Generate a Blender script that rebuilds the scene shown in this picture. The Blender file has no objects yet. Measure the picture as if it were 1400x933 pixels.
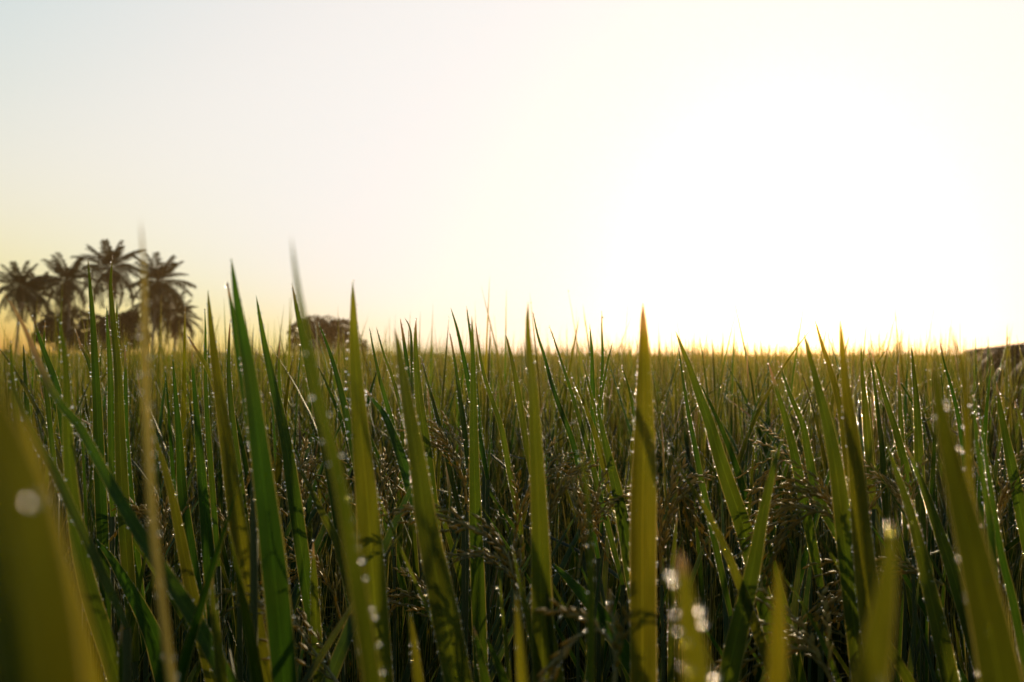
import bpy, math, random
import numpy as np
from mathutils import Vector

S = bpy.context.scene
R = math.radians
random.seed(7)
rng = np.random.default_rng(11)

# ------------------------------------------------------------------ camera
CAM_Z = 0.95
LENS = 35.0
FPX = 1400 * LENS / 36.0
PITCH = R(0.863)
cam_d = bpy.data.cameras.new('camera')
cam = bpy.data.objects.new('camera', cam_d)
S.collection.objects.link(cam)
S.camera = cam
cam_d.lens = LENS
cam_d.sensor_width = 36
cam_d.clip_start = 0.005
cam_d.clip_end = 5000
cam.location = (0, 0, CAM_Z)
cam.rotation_euler = (R(90) + PITCH, 0, 0)
cam_d.dof.use_dof = True
cam_d.dof.focus_distance = 1.0
cam_d.dof.aperture_fstop = 10.0

# ------------------------------------------------------------------ sky and sun
SUN_AZ, SUN_EL = R(15.5), R(8.0)
w = bpy.data.worlds.new('World')
S.world = w
w.use_nodes = True
wn = w.node_tree
bg = wn.nodes['Background']
sk = wn.nodes.new('ShaderNodeTexSky')
sk.sky_type = 'NISHITA'
sk.sun_disc = False
sk.sun_elevation = SUN_EL
sk.sun_rotation = SUN_AZ
sk.dust_density = 2.0
sk.air_density = 1.5
sk.ozone_density = 3.0
# soft shoulder on the sky's radiance (camera tone curve put into the sky colour instead of a hard burn-out)
sp_ = wn.nodes.new('ShaderNodeSeparateColor')
cb_ = wn.nodes.new('ShaderNodeCombineColor')
hs = wn.nodes.new('ShaderNodeHueSaturation')
hs.inputs['Saturation'].default_value = 0.80
wn.links.new(sk.outputs[0], hs.inputs['Color'])
wn.links.new(hs.outputs[0], sp_.inputs[0])
SKY_TOP = 4.6
SKY_POW = (1.9, 1.7, 1.95)
for ch, kk in enumerate((0.37, 0.365, 0.235)):
    m1 = wn.nodes.new('ShaderNodeMath')
    m1.operation = 'MULTIPLY'
    m1.inputs[1].default_value = -kk
    m2 = wn.nodes.new('ShaderNodeMath')
    m2.operation = 'EXPONENT'
    m3 = wn.nodes.new('ShaderNodeMath')
    m3.operation = 'MULTIPLY_ADD'
    m3.inputs[1].default_value = -SKY_TOP
    m3.inputs[2].default_value = SKY_TOP
    m0 = wn.nodes.new('ShaderNodeMath')
    m0.operation = 'POWER'
    m0.inputs[1].default_value = SKY_POW[ch]
    wn.links.new(sp_.outputs[ch], m0.inputs[0])
    wn.links.new(m0.outputs[0], m1.inputs[0])
    wn.links.new(m1.outputs[0], m2.inputs[0])
    wn.links.new(m2.outputs[0], m3.inputs[0])
    wn.links.new(m3.outputs[0], cb_.inputs[ch])
wn.links.new(cb_.outputs[0], bg.inputs[0])
bg.inputs[1].default_value = 0.15
sun_d = bpy.data.lights.new('sun', 'SUN')
sun_d.energy = 4.6
sun_d.angle = R(0.55)
sun_d.color = (1.0, 0.78, 0.46)
sun = bpy.data.objects.new('sun', sun_d)
S.collection.objects.link(sun)
sun_dir = Vector((math.sin(SUN_AZ) * math.cos(SUN_EL), math.cos(SUN_AZ) * math.cos(SUN_EL), math.sin(SUN_EL)))
sun.rotation_euler = sun_dir.to_track_quat('Z', 'Y').to_euler()
sun.location = (5, 15, 6)
S.view_settings.view_transform = 'Standard'
S.view_settings.look = 'None'
S.view_settings.gamma = 1
S.view_settings.exposure = 0.4
S.cycles.sample_clamp_indirect = 100
S.cycles.max_bounces = 10
S.cycles.transmission_bounces = 8
S.cycles.transparent_max_bounces = 8
S.cycles.diffuse_bounces = 3
S.cycles.volume_bounces = 0


# ------------------------------------------------------------------ helpers
def px(x, y, d):
    """world point on the ray of photo pixel (x, y) at depth d along +Y"""
    cx, cz = (x - 700) / FPX, (466.5 - y) / FPX
    c, s = math.cos(PITCH), math.sin(PITCH)
    v = np.array([cx, c - cz * s, s + cz * c])
    v = v / v[1] * d
    return v + np.array([0, 0, CAM_Z])


def to_px(p):
    c, s = math.cos(PITCH), math.sin(PITCH)
    x, y, z = p[0], p[1], p[2] - CAM_Z
    d = y * c + z * s
    return 700 + FPX * x / d, 466.5 - FPX * (z * c - y * s) / d


def new_mesh(name, v, f, mat, uv=None, tint=None, smooth=True, mats=None, midx=None):
    me = bpy.data.meshes.new(name)
    v = np.asarray(v, dtype=np.float32)
    if isinstance(f, np.ndarray):
        n, k = f.shape
        me.vertices.add(len(v))
        me.vertices.foreach_set('co', v.ravel())
        me.loops.add(n * k)
        me.loops.foreach_set('vertex_index', f.astype(np.int32).ravel())
        me.polygons.add(n)
        me.polygons.foreach_set('loop_start', np.arange(0, n * k, k, dtype=np.int32))
        me.update(calc_edges=True)
    else:
        me.from_pydata(v.tolist(), [], f)
    if uv is not None:
        l = me.uv_layers.new(name='UVMap')
        li = np.empty(len(me.loops), dtype=np.int32)
        me.loops.foreach_get('vertex_index', li)
        l.data.foreach_set('uv', np.asarray(uv, dtype=np.float32)[li].ravel())
    if tint is not None:
        a = me.color_attributes.new('tint', 'FLOAT_COLOR', 'POINT')
        t = np.ones((len(v), 4), dtype=np.float32)
        t[:, :3] = tint
        a.data.foreach_set('color', t.ravel())
    if smooth:
        me.polygons.foreach_set('use_smooth', np.ones(len(me.polygons), dtype=bool))
    me.materials.append(mat)
    me.validate()
    return me


def link(name, data, parent=None, loc=None):
    o = bpy.data.objects.new(name, data)
    S.collection.objects.link(o)
    if parent is not None:
        o.parent = parent
    if loc is not None:
        o.location = loc
    return o


def tag(o, label=None, cat=None, group=None, kind=None):
    for k, v in (('label', label), ('category', cat), ('group', group), ('kind', kind)):
        if v:
            o[k] = v
    return o


def catmull(P, n):
    P = np.asarray(P, dtype=float)
    if len(P) == 2:
        t = np.linspace(0, 1, n)[:, None]
        return P[0] * (1 - t) + P[1] * t
    Q = np.vstack([2 * P[0] - P[1], P, 2 * P[-1] - P[-2]])
    L = np.concatenate([[0], np.cumsum(np.linalg.norm(np.diff(P, axis=0), axis=1))])
    s = np.linspace(0, L[-1], n)
    i = np.clip(np.searchsorted(L, s, side='right') - 1, 0, len(P) - 2)
    t = ((s - L[i]) / np.maximum(L[i + 1] - L[i], 1e-9))[:, None]
    p0, p1, p2, p3 = Q[i], Q[i + 1], Q[i + 2], Q[i + 3]
    return 0.5 * (2 * p1 + (p2 - p0) * t + (2 * p0 - 5 * p1 + 4 * p2 - p3) * t ** 2 + (3 * p1 - p0 - 3 * p2 + p3) * t ** 3)


def unit(a):
    return a / np.maximum(np.linalg.norm(a, axis=-1, keepdims=True), 1e-9)


def tube(P, rad, sides=6):
    """closed tapered tube along the points P"""
    P = np.asarray(P, dtype=float)
    n = len(P)
    rad = np.broadcast_to(np.asarray(rad, dtype=float), (n,))
    T = unit(np.gradient(P, axis=0))
    ref = np.where(np.abs(T[:, 2:3]) > 0.9, np.array([[1.0, 0, 0]]), np.array([[0, 0, 1.0]]))
    A = unit(np.cross(T, ref))
    B = np.cross(T, A)
    a = np.arange(sides) / sides * 2 * math.pi
    V = P[:, None] + rad[:, None, None] * (A[:, None] * np.cos(a)[None, :, None] + B[:, None] * np.sin(a)[None, :, None])
    V = V.reshape(-1, 3)
    F = []
    for i in range(n - 1):
        for j in range(sides):
            k = (j + 1) % sides
            F.append((i * sides + j, i * sides + k, (i + 1) * sides + k, (i + 1) * sides + j))
    F = np.array(F)
    return V, F


def merge(parts):
    V, F, o = [], [], 0
    for v, f in parts:
        V.append(v)
        F.append(f + o)
        o += len(v)
    return np.vstack(V), np.vstack(F)


ICO_V = unit(np.array([(-1, 1.618, 0), (1, 1.618, 0), (-1, -1.618, 0), (1, -1.618, 0), (0, -1, 1.618), (0, 1, 1.618),
                       (0, -1, -1.618), (0, 1, -1.618), (1.618, 0, -1), (1.618, 0, 1), (-1.618, 0, -1), (-1.618, 0, 1)], dtype=float))
ICO_F = np.array([(0, 11, 5), (0, 5, 1), (0, 1, 7), (0, 7, 10), (0, 10, 11), (1, 5, 9), (5, 11, 4), (11, 10, 2), (10, 7, 6),
                  (7, 1, 8), (3, 9, 4), (3, 4, 2), (3, 2, 6), (3, 6, 8), (3, 8, 9), (4, 9, 5), (2, 4, 11), (6, 2, 10), (8, 6, 7), (9, 8, 1)])
OCT_V = np.array([(1, 0, 0), (-1, 0, 0), (0, 1, 0), (0, -1, 0), (0, 0, 1), (0, 0, -1)], dtype=float)
OCT_F = np.array([(0, 2, 4), (2, 1, 4), (1, 3, 4), (3, 0, 4), (2, 0, 5), (1, 2, 5), (3, 1, 5), (0, 3, 5)])


def ico2():
    V = ICO_V.tolist()
    cache, F = {}, []

    def mid(a, b):
        k = (min(a, b), max(a, b))
        if k not in cache:
            V.append(unit((np.array(V[a]) + np.array(V[b])) / 2).tolist())
            cache[k] = len(V) - 1
        return cache[k]
    for a, b, c in ICO_F.tolist():
        ab, bc, ca = mid(a, b), mid(b, c), mid(c, a)
        F += [(a, ab, ca), (b, bc, ab), (c, ca, bc), (ab, bc, ca)]
    return np.array(V), np.array(F)


ICO2_V, ICO2_F = ico2()


def balls(C, r, bv=ICO_V, bf=ICO_F):
    C = np.asarray(C, dtype=float)
    r = np.broadcast_to(np.asarray(r, dtype=float), (len(C),))
    V = (C[:, None] + r[:, None, None] * bv[None]).reshape(-1, 3)
    F = (bf[None] + (np.arange(len(C)) * len(bv))[:, None, None]).reshape(-1, 3)
    return V, F


# ------------------------------------------------------------------ materials
def mat(name):
    m = bpy.data.materials.new(name)
    m.use_nodes = True
    nt = m.node_tree
    for n in list(nt.nodes):
        nt.nodes.remove(n)
    out = nt.nodes.new('ShaderNodeOutputMaterial')
    return m, nt, out


def N(nt, t, **kw):
    n = nt.nodes.new('ShaderNode' + t)
    for k, v in kw.items():
        if hasattr(n, k):
            setattr(n, k, v)
        else:
            n.inputs[k].default_value = v
    return n


def mixc(nt, fac, a, b):
    m = nt.nodes.new('ShaderNodeMix')
    m.data_type = 'RGBA'
    for sock, val in ((0, fac), (6, a), (7, b)):
        if hasattr(val, 'is_linked'):
            nt.links.new(val, m.inputs[sock])
        elif sock == 0:
            m.inputs[0].default_value = val
        else:
            m.inputs[sock].default_value = (*val, 1)
    return m.outputs[2]


def leaf_material(name, g_dark, g_yel, t_green, t_yel, dry=(0.34, 0.22, 0.10), veins=True, trans=0.5, rough=0.42, fwd=0.55, margin=0.05):
    """waxy blade with lengthwise veins that lets light through; tint.r yellowness, tint.g dryness, tint.b lightness"""
    m, nt, out = mat(name)
    L = nt.links.new
    at = N(nt, 'Attribute', attribute_name='tint')
    sp = N(nt, 'SeparateColor')
    L(at.outputs['Color'], sp.inputs[0])
    geo = N(nt, 'NewGeometry')
    no = N(nt, 'TexNoise', Scale=22.0, Detail=3.0)
    L(geo.outputs['Position'], no.inputs['Vector'])
    yel = N(nt, 'Math', operation='MULTIPLY_ADD', use_clamp=True)
    L(no.outputs[0], yel.inputs[0])
    yel.inputs[1].default_value = 0.5
    ad = N(nt, 'Math', operation='SUBTRACT')
    L(sp.outputs[0], ad.inputs[0])
    ad.inputs[1].default_value = 0.34
    L(ad.outputs[0], yel.inputs[2])
    base = mixc(nt, yel.outputs[0], g_dark, g_yel)
    tr = mixc(nt, yel.outputs[0], t_green, t_yel)
    base = mixc(nt, sp.outputs[1], base, dry)
    tr = mixc(nt, sp.outputs[1], tr, (0.30, 0.17, 0.06))
    bright = N(nt, 'HueSaturation')
    L(base, bright.inputs['Color'])
    L(sp.outputs[2], bright.inputs['Value'])
    bright2 = N(nt, 'HueSaturation')
    L(tr, bright2.inputs['Color'])
    L(sp.outputs[2], bright2.inputs['Value'])
    pb = N(nt, 'BsdfPrincipled', Roughness=rough)
    pb.inputs['IOR'].default_value = 1.4
    pb.inputs['Specular IOR Level'].default_value = 0.32
    tb = N(nt, 'BsdfTranslucent')
    rb = N(nt, 'BsdfRefraction', Roughness=0.62, IOR=1.04)
    ft = N(nt, 'MixShader')
    ft.inputs[0].default_value = fwd
    mx = N(nt, 'MixShader')
    mx.inputs[0].default_value = trans
    uv = N(nt, 'UVMap')
    su = N(nt, 'SeparateXYZ')
    L(uv.outputs[0], su.inputs[0])
    # |u - 0.5| : 0 on the midrib, 0.5 on the margin
    cu = N(nt, 'Math', operation='SUBTRACT')
    L(su.outputs[0], cu.inputs[0])
    cu.inputs[1].default_value = 0.5
    au = N(nt, 'Math', operation='ABSOLUTE')
    L(cu.outputs[0], au.inputs[0])
    mg = N(nt, 'MapRange')
    mg.inputs[1].default_value = 0.5 - margin
    mg.inputs[2].default_value = 0.5
    L(au.outputs[0], mg.inputs[0])
    col_b, col_t = bright, bright2
    if veins:
        sn = N(nt, 'Math', operation='MULTIPLY')
        L(su.outputs[0], sn.inputs[0])
        sn.inputs[1].default_value = 94.0
        si = N(nt, 'Math', operation='SINE')
        L(sn.outputs[0], si.inputs[0])
        # veins: paler lines running along the blade
        vn = N(nt, 'MapRange')
        vn.inputs[1].default_value = -1
        vn.inputs[2].default_value = 1
        vn.inputs[3].default_value = 0.74
        vn.inputs[4].default_value = 1.16
        L(si.outputs[0], vn.inputs[0])
        rib = N(nt, 'MapRange')
        rib.inputs[1].default_value = 0.035
        rib.inputs[2].default_value = 0.012
        rib.inputs[3].default_value = 1.0
        rib.inputs[4].default_value = 1.55
        L(au.outputs[0], rib.inputs[0])
        # cloudy patches drawn out along the blade, and small flecks
        blot = N(nt, 'TexNoise', Scale=1.0, Detail=5.0)
        mp = N(nt, 'Mapping')
        mp.inputs['Scale'].default_value = (90, 90, 9)
        L(geo.outputs['Position'], mp.inputs[0])
        L(mp.outputs[0], blot.inputs['Vector'])
        bl = N(nt, 'MapRange')
        bl.inputs[1].default_value = 0.3
        bl.inputs[2].default_value = 0.7
        bl.inputs[3].default_value = 0.62
        bl.inputs[4].default_value = 1.35
        L(blot.outputs[0], bl.inputs[0])
        v0 = N(nt, 'Math', operation='MULTIPLY')
        L(vn.outputs[0], v0.inputs[0])
        L(rib.outputs[0], v0.inputs[1])
        mul = N(nt, 'Math', operation='MULTIPLY')
        L(v0.outputs[0], mul.inputs[0])
        L(bl.outputs[0], mul.inputs[1])
        for b in (bright, bright2):
            v2 = N(nt, 'Math', operation='MULTIPLY')
            L(sp.outputs[2], v2.inputs[0])
            L(mul.outputs[0], v2.inputs[1])
            L(v2.outputs[0], b.inputs['Value'])
        bp = N(nt, 'Bump', Strength=0.35, Distance=0.0006)
        L(si.outputs[0], bp.inputs['Height'])
        L(bp.outputs[0], pb.inputs['Normal'])
    if margin > 0:
        # thin pale margin of the blade, with gold rim glow put into its colour
        c1 = mixc(nt, mg.outputs[0], bright.outputs[0], (0.16, 0.15, 0.05))
        c2 = mixc(nt, mg.outputs[0], bright2.outputs[0], (0.62, 0.46, 0.10))
    else:
        c1, c2 = bright.outputs[0], bright2.outputs[0]
    L(c1, pb.inputs['Base Color'])
    L(c2, tb.inputs[0])
    L(c2, rb.inputs[0])
    L(tb.outputs[0], ft.inputs[1])
    L(rb.outputs[0], ft.inputs[2])
    L(pb.outputs[0], mx.inputs[1])
    L(ft.outputs[0], mx.inputs[2])
    L(mx.outputs[0], out.inputs[0])
    return m


M_LEAF = leaf_material('rice_leaf', (0.016, 0.040, 0.006), (0.045, 0.050, 0.008), (0.052, 0.125, 0.006), (0.225, 0.185, 0.006))
M_FIELD = leaf_material('field_leaf', (0.015, 0.036, 0.006), (0.045, 0.042, 0.008), (0.075, 0.165, 0.005), (0.38, 0.25, 0.006), veins=False, trans=0.6, margin=0.16)
M_PALM = leaf_material('palm_leaflet', (0.022, 0.028, 0.010), (0.045, 0.034, 0.012), (0.03, 0.035, 0.007), (0.06, 0.04, 0.01),
                       dry=(0.16, 0.085, 0.035), veins=False, trans=0.3, rough=0.5, margin=0)
M_TREE = leaf_material('tree_leaf', (0.022, 0.026, 0.009), (0.042, 0.030, 0.011), (0.03, 0.03, 0.007), (0.05, 0.035, 0.01),
                       veins=False, trans=0.25, rough=0.5, margin=0)


def simple(name, c1, c2, scale, rough=0.7, bump=0.0, detail=6.0, stretch=(1, 1, 1), spec=0.3):
    m, nt, out = mat(name)
    L = nt.links.new
    tc = N(nt, 'TexCoord')
    mp = N(nt, 'Mapping')
    mp.inputs['Scale'].default_value = stretch
    no = N(nt, 'TexNoise', Scale=scale, Detail=detail)
    L(tc.outputs['Object'], mp.inputs[0])
    L(mp.outputs[0], no.inputs['Vector'])
    cr = N(nt, 'ValToRGB')
    cr.color_ramp.elements[0].position = 0.32
    cr.color_ramp.elements[1].position = 0.68
    cr.color_ramp.elements[0].color = (*c1, 1)
    cr.color_ramp.elements[1].color = (*c2, 1)
    L(no.outputs[0], cr.inputs[0])
    pb = N(nt, 'BsdfPrincipled', Roughness=rough)
    pb.inputs['Specular IOR Level'].default_value = spec
    L(cr.outputs[0], pb.inputs['Base Color'])
    if bump:
        bp = N(nt, 'Bump', Strength=0.6, Distance=bump)
        L(no.outputs[0], bp.inputs['Height'])
        L(bp.outputs[0], pb.inputs['Normal'])
    L(pb.outputs[0], out.inputs[0])
    return m


M_CULM = simple('rice_culm', (0.025, 0.038, 0.008), (0.06, 0.058, 0.016), 30, 0.5, stretch=(1, 1, 0.1))
M_STALK = simple('panicle_stalk', (0.11, 0.10, 0.03), (0.20, 0.14, 0.05), 60, 0.5)
M_SOIL = simple('wet_soil', (0.035, 0.026, 0.016), (0.075, 0.055, 0.032), 3, 0.6, 0.03)
M_BANK = simple('bank_earth', (0.030, 0.014, 0.007), (0.070, 0.032, 0.014), 5, 0.9, 0.04, spec=0.1)
M_BANKGRASS = leaf_material('bank_grass', (0.03, 0.035, 0.010), (0.07, 0.04, 0.014), (0.03, 0.03, 0.006), (0.07, 0.035, 0.01), veins=False, trans=0.25, margin=0)
M_BARK = simple('palm_bark', (0.10, 0.08, 0.06), (0.22, 0.17, 0.13), 6, 0.85, 0.02, stretch=(1, 1, 3))
M_COCO = simple('coconut_husk', (0.10, 0.07, 0.02), (0.20, 0.12, 0.04), 8, 0.5)
M_CANOPY = simple('rice_canopy', (0.035, 0.045, 0.012), (0.085, 0.080, 0.018), 4, 0.7, 0.05)


def grain_material():
    m, nt, out = mat('rice_grain')
    L = nt.links.new
    geo = N(nt, 'NewGeometry')
    wn_ = N(nt, 'TexWhiteNoise', noise_dimensions='1D')
    L(geo.outputs['Random Per Island'], wn_.inputs['W'])
    cr = N(nt, 'ValToRGB')
    e = cr.color_ramp.elements
    e[0].color = (0.09, 0.085, 0.018, 1)
    e[1].color = (0.36, 0.235, 0.045, 1)
    e2 = e.new(0.5)
    e2.color = (0.18, 0.12, 0.022, 1)
    oi = N(nt, 'ObjectInfo')
    ad = N(nt, 'Math', operation='ADD')
    L(wn_.outputs['Value'], ad.inputs[0])
    mu = N(nt, 'Math', operation='MULTIPLY_ADD')
    L(oi.outputs['Random'], mu.inputs[0])
    mu.inputs[1].default_value = 0.5
    mu.inputs[2].default_value = -0.25
    L(mu.outputs[0], ad.inputs[1])
    L(ad.outputs[0], cr.inputs[0])
    pb = N(nt, 'BsdfPrincipled', Roughness=0.5)
    pb.inputs['Specular IOR Level'].default_value = 0.3
    tb = N(nt, 'BsdfTranslucent')
    tb.inputs[0].default_value = (0.45, 0.32, 0.04, 1)
    mx = N(nt, 'MixShader')
    mx.inputs[0].default_value = 0.5
    L(cr.outputs[0], pb.inputs['Base Color'])
    L(pb.outputs[0], mx.inputs[1])
    L(tb.outputs[0], mx.inputs[2])
    L(mx.outputs[0], out.inputs[0])
    return m


M_GRAIN = grain_material()


def dew_material():
    m, nt, out = mat('dew_water')
    g = N(nt, 'BsdfGlass', Roughness=0.13, IOR=1.33)
    nt.links.new(g.outputs[0], out.inputs[0])
    return m


M_DEW = dew_material()


# ------------------------------------------------------------------ leaf builder
def leaf_geo(P, W, facing, fold=0.22, twist=0.0, taper=None, cols=5, tint=(0.3, 0, 1), dry_tip=0.0, wave=0.0, seed=0):
    """P: points from tip to base, W: full width, facing: vector the blade's face looks to (on average)"""
    n = len(P)
    T = unit(np.gradient(P, axis=0))
    F0 = np.broadcast_to(np.asarray(facing, dtype=float), P.shape)
    side = unit(np.cross(T, F0))
    nrm = np.cross(side, T)
    s = np.concatenate([[0], np.cumsum(np.linalg.norm(np.diff(P, axis=0), axis=1))])
    tw = twist * (s / s[-1])
    side2 = side * np.cos(tw)[:, None] + nrm * np.sin(tw)[:, None]
    nrm2 = np.cross(side2, T)
    tp = taper if taper else s[-1] * 0.7
    u = np.clip(s / tp, 0, 1)
    wid = W * u ** 0.64
    # narrow again a little towards the sheath
    v = s / s[-1]
    wid = wid * (1 - 0.35 * np.clip((v - 0.8) / 0.2, 0, 1) ** 2)
    a = np.linspace(-1, 1, cols)
    r = np.random.default_rng(seed)
    ph = r.uniform(0, 6.28, 2)
    wv = wave * W * np.sin(v[:, None] * 14 + ph[0]) * a[None, :]
    off = side2[:, None] * (a[None, :, None] * wid[:, None, None] / 2) + \
        nrm2[:, None] * ((fold * wid[:, None] / 2) * np.abs(a)[None, :] ** 1.2 + wv)[:, :, None]
    V = (P[:, None] + off).reshape(-1, 3)
    i, j = np.meshgrid(np.arange(n - 1), np.arange(cols - 1), indexing='ij')
    k = (i * cols + j).ravel()
    Fc = np.stack([k, k + 1, k + cols + 1, k + cols], axis=1)
    uv = np.stack([np.tile((a + 1) / 2, n), np.repeat(s, cols)], axis=1)
    t = np.tile(np.array(tint, dtype=float), (n * cols, 1))
    if dry_tip:
        sv = np.repeat(s, cols)
        t[:, 1] = np.maximum(t[:, 1], np.clip((dry_tip - sv) / (dry_tip * 0.4 + 1e-6), 0, 1))
    edgeL = V.reshape(n, cols, 3)[:, 0]
    edgeR = V.reshape(n, cols, 3)[:, -1]
    return V, Fc, uv, t, edgeL, edgeR, V.reshape(n, cols, 3), nrm2


def dew_points(eL, eR, grid, nrm, rnd, spacing=0.0042, rmin=0.00025, rmax=0.00062, face=0.0, gap=0.28):
    """beads of dew along both margins of a blade, in runs with gaps, and a few on its face"""
    C, Rr = [], []
    for E in (eL, eR):
        seg = np.linalg.norm(np.diff(E, axis=0), axis=1)
        s = np.concatenate([[0], np.cumsum(seg)])
        x = rnd.uniform(0, spacing)
        ph = rnd.uniform(0, 6.28)
        dens = rnd.uniform(0.35, 1.0)
        while x < s[-1] * 0.93:
            q = np.array([np.interp(x, s, E[:, k]) for k in range(3)])
            run = 0.5 + 0.5 * math.sin(x * 60 + ph) + rnd.uniform(-0.4, 0.4)
            if run > gap and rnd.uniform() < dens:
                r = rmin + (rmax - rmin) * rnd.uniform() ** 1.8
                C.append(q + rnd.normal(0, 0.00025, 3))
                Rr.append(r)
            x += spacing * rnd.uniform(0.5, 1.5)
    nf = rnd.poisson(face)
    n, c, _ = grid.shape
    for _ in range(nf):
        i = rnd.integers(1, n - 1)
        j = rnd.integers(0, c)
        r = rmin + (rmax * 1.7 - rmin) * rnd.uniform() ** 2
        sg = -1 if rnd.uniform() < 0.5 else 1
        C.append(grid[i, j] + (grid[i + 1, j] - grid[i, j]) * rnd.uniform() + nrm[i] * r * 0.6 * sg)
        Rr.append(r)
    return C, Rr


# ------------------------------------------------------------------ ground, canopy far away, bank
GN = 90
gx = np.concatenate([-np.geomspace(3000, 4, 30), np.linspace(-3.5, 3.5, 15), np.geomspace(4, 3000, 30)])
gy = gx.copy()
X, Y = np.meshgrid(gx, gy, indexing='ij')
Z = 0.03 * np.sin(X * 1.7) * np.cos(Y * 1.3) * np.exp(-(X ** 2 + Y ** 2) / 400)
ii, jj = np.meshgrid(np.arange(len(gx) - 1), np.arange(len(gy) - 1), indexing='ij')
k = (ii * len(gy) + jj).ravel()
tag(link('ground', new_mesh('ground', np.stack([X, Y, Z], -1).reshape(-1, 3), np.stack([k, k + len(gy), k + len(gy) + 1, k + 1], 1), M_SOIL)), kind='structure')

# closed top of the rice as it reads beyond some tens of metres
ds = np.geomspace(22, 900, 110)
th = np.linspace(R(-60), R(60), 240)
D, TH = np.meshgrid(ds, th, indexing='ij')
X, Y = D * np.sin(TH), D * np.cos(TH)
Z = 0.74 + rng.normal(0, 0.03, D.shape)
Z[0] = 0.05
k = (np.arange(len(ds) - 1)[:, None] * len(th) + np.arange(len(th) - 1)[None]).ravel()
tag(link('rice_field', new_mesh('rice_field', np.stack([X, Y, Z], -1).reshape(-1, 3), np.stack([k, k + len(th), k + len(th) + 1, k + 1], 1), M_CANOPY)), kind='structure')


def bank_height(x, y):
    """earth bank along the right side of the field"""
    e = x - 0.405 * y
    s = np.clip(e / 0.95, 0, 1)
    top = 0.955 + 0.05 * np.clip(e, 0, 1.4)
    return top * (s * s * (3 - 2 * s)) * np.clip((y - 5.0) / 1.0, 0, 1) * np.clip((24 - y) / 6, 0, 1)


bx = np.linspace(2.2, 16, 190)
by = np.linspace(4.6, 31, 110)
X, Y = np.meshgrid(bx, by, indexing='ij')
Z = bank_height(X, Y) * (1 + 0.05 * np.sin(X * 5 + Y * 3)) + rng.normal(0, 0.02, X.shape) * (bank_height(X, Y) > 0.05) - 0.02
k = (np.arange(len(bx) - 1)[:, None] * len(by) + np.arange(len(by) - 1)[None]).ravel()
tag(link('earth_bank', new_mesh('earth_bank', np.stack([X, Y, Z], -1).reshape(-1, 3), np.stack([k, k + len(by), k + len(by) + 1, k + 1], 1), M_BANK)), kind='structure')


# ------------------------------------------------------------------ haze
def haze_box():
    x0, x1, y0, y1, z0, z1 = -420, 420, -30, 620, -1.0, 22.0
    V = [(x, y, z) for x in (x0, x1) for y in (y0, y1) for z in (z0, z1)]
    F = [(0, 1, 3, 2), (4, 6, 7, 5), (0, 4, 5, 1), (2, 3, 7, 6), (0, 2, 6, 4), (1, 5, 7, 3)]
    m, nt, out = mat('haze_air')
    pv = nt.nodes.new('ShaderNodeVolumePrincipled')
    pv.inputs['Color'].default_value = (1.0, 0.62, 0.28, 1)
    pv.inputs['Density'].default_value = HAZE
    pv.inputs['Anisotropy'].default_value = 0.88
    nt.links.new(pv.outputs[0], out.inputs['Volume'])
    tag(link('haze', new_mesh('haze', V, F, m, smooth=False)), kind='stuff')


HAZE = 0.00052
haze_box()

# ------------------------------------------------------------------ coconut palms
def frond_mesh(length, droop, pairs, dry, seed):
    r = np.random.default_rng(seed)
    t = np.linspace(0, 1, 9)
    P = np.stack([length * (t - 0.18 * droop * t ** 3), np.zeros(9), length * (0.10 * t - 0.62 * droop * t ** 2.2)], 1)
    V, F = tube(P, np.linspace(0.045, 0.012, 9), 4)
    Vs, Fs, o = [V], [F], len(V)
    tt = np.linspace(0.16, 0.99, pairs)
    for a in tt:
        q = np.array([np.interp(a, t, P[:, c]) for c in range(3)])
        q2 = np.array([np.interp(min(1, a + 0.03), t, P[:, c]) for c in range(3)])
        T = unit(q2 - q) if a < 0.98 else np.array([1.0, 0, -0.5])
        ll = 1.0 * (1 - 0.55 * abs(a - 0.42) / 0.58) * (length / 4.2)
        for sg in (-1, 1):
            d = unit(np.array([0.55 * T[0], sg * 1.0, 0.55 * T[2] - 0.35 - 0.5 * dry]) + r.normal(0, 0.12, 3))
            e = q + d * ll * r.uniform(0.95, 1.25)
            e2 = e + np.array([0, 0, -0.22 * ll])
            wv = unit(np.cross(d, [0, 0, 1.0])) * 0.045 + T * 0.016
            m = (q + e) / 2 + np.array([0, 0, 0.02])
            Vs.append(np.array([q - wv * .5, q + wv * .5, m + wv, m - wv, e2 + wv * .2, e2 - wv * .2]))
            Fs.append(np.array([(0, 1, 2, 3), (3, 2, 4, 5)]) + o)
            o += 6
    V, F = np.vstack(Vs), np.vstack(Fs)
    return new_mesh('frond', V, F, M_PALM, tint=(r.uniform(.2, .6), dry, 1), smooth=False)


FRONDS = [frond_mesh(4.0 + 0.3 * i, [0.35, 0.6, 0.9, 1.15][i % 4], 40, 0.0, i) for i in range(4)]
FRONDS_DRY = [frond_mesh(3.2, 1.5, 26, 0.85, 20 + i) for i in range(2)]
COCO = new_mesh('coconut', ICO2_V * 0.13 * np.array([1, 1, 1.2]), ICO2_F, M_COCO)


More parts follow.
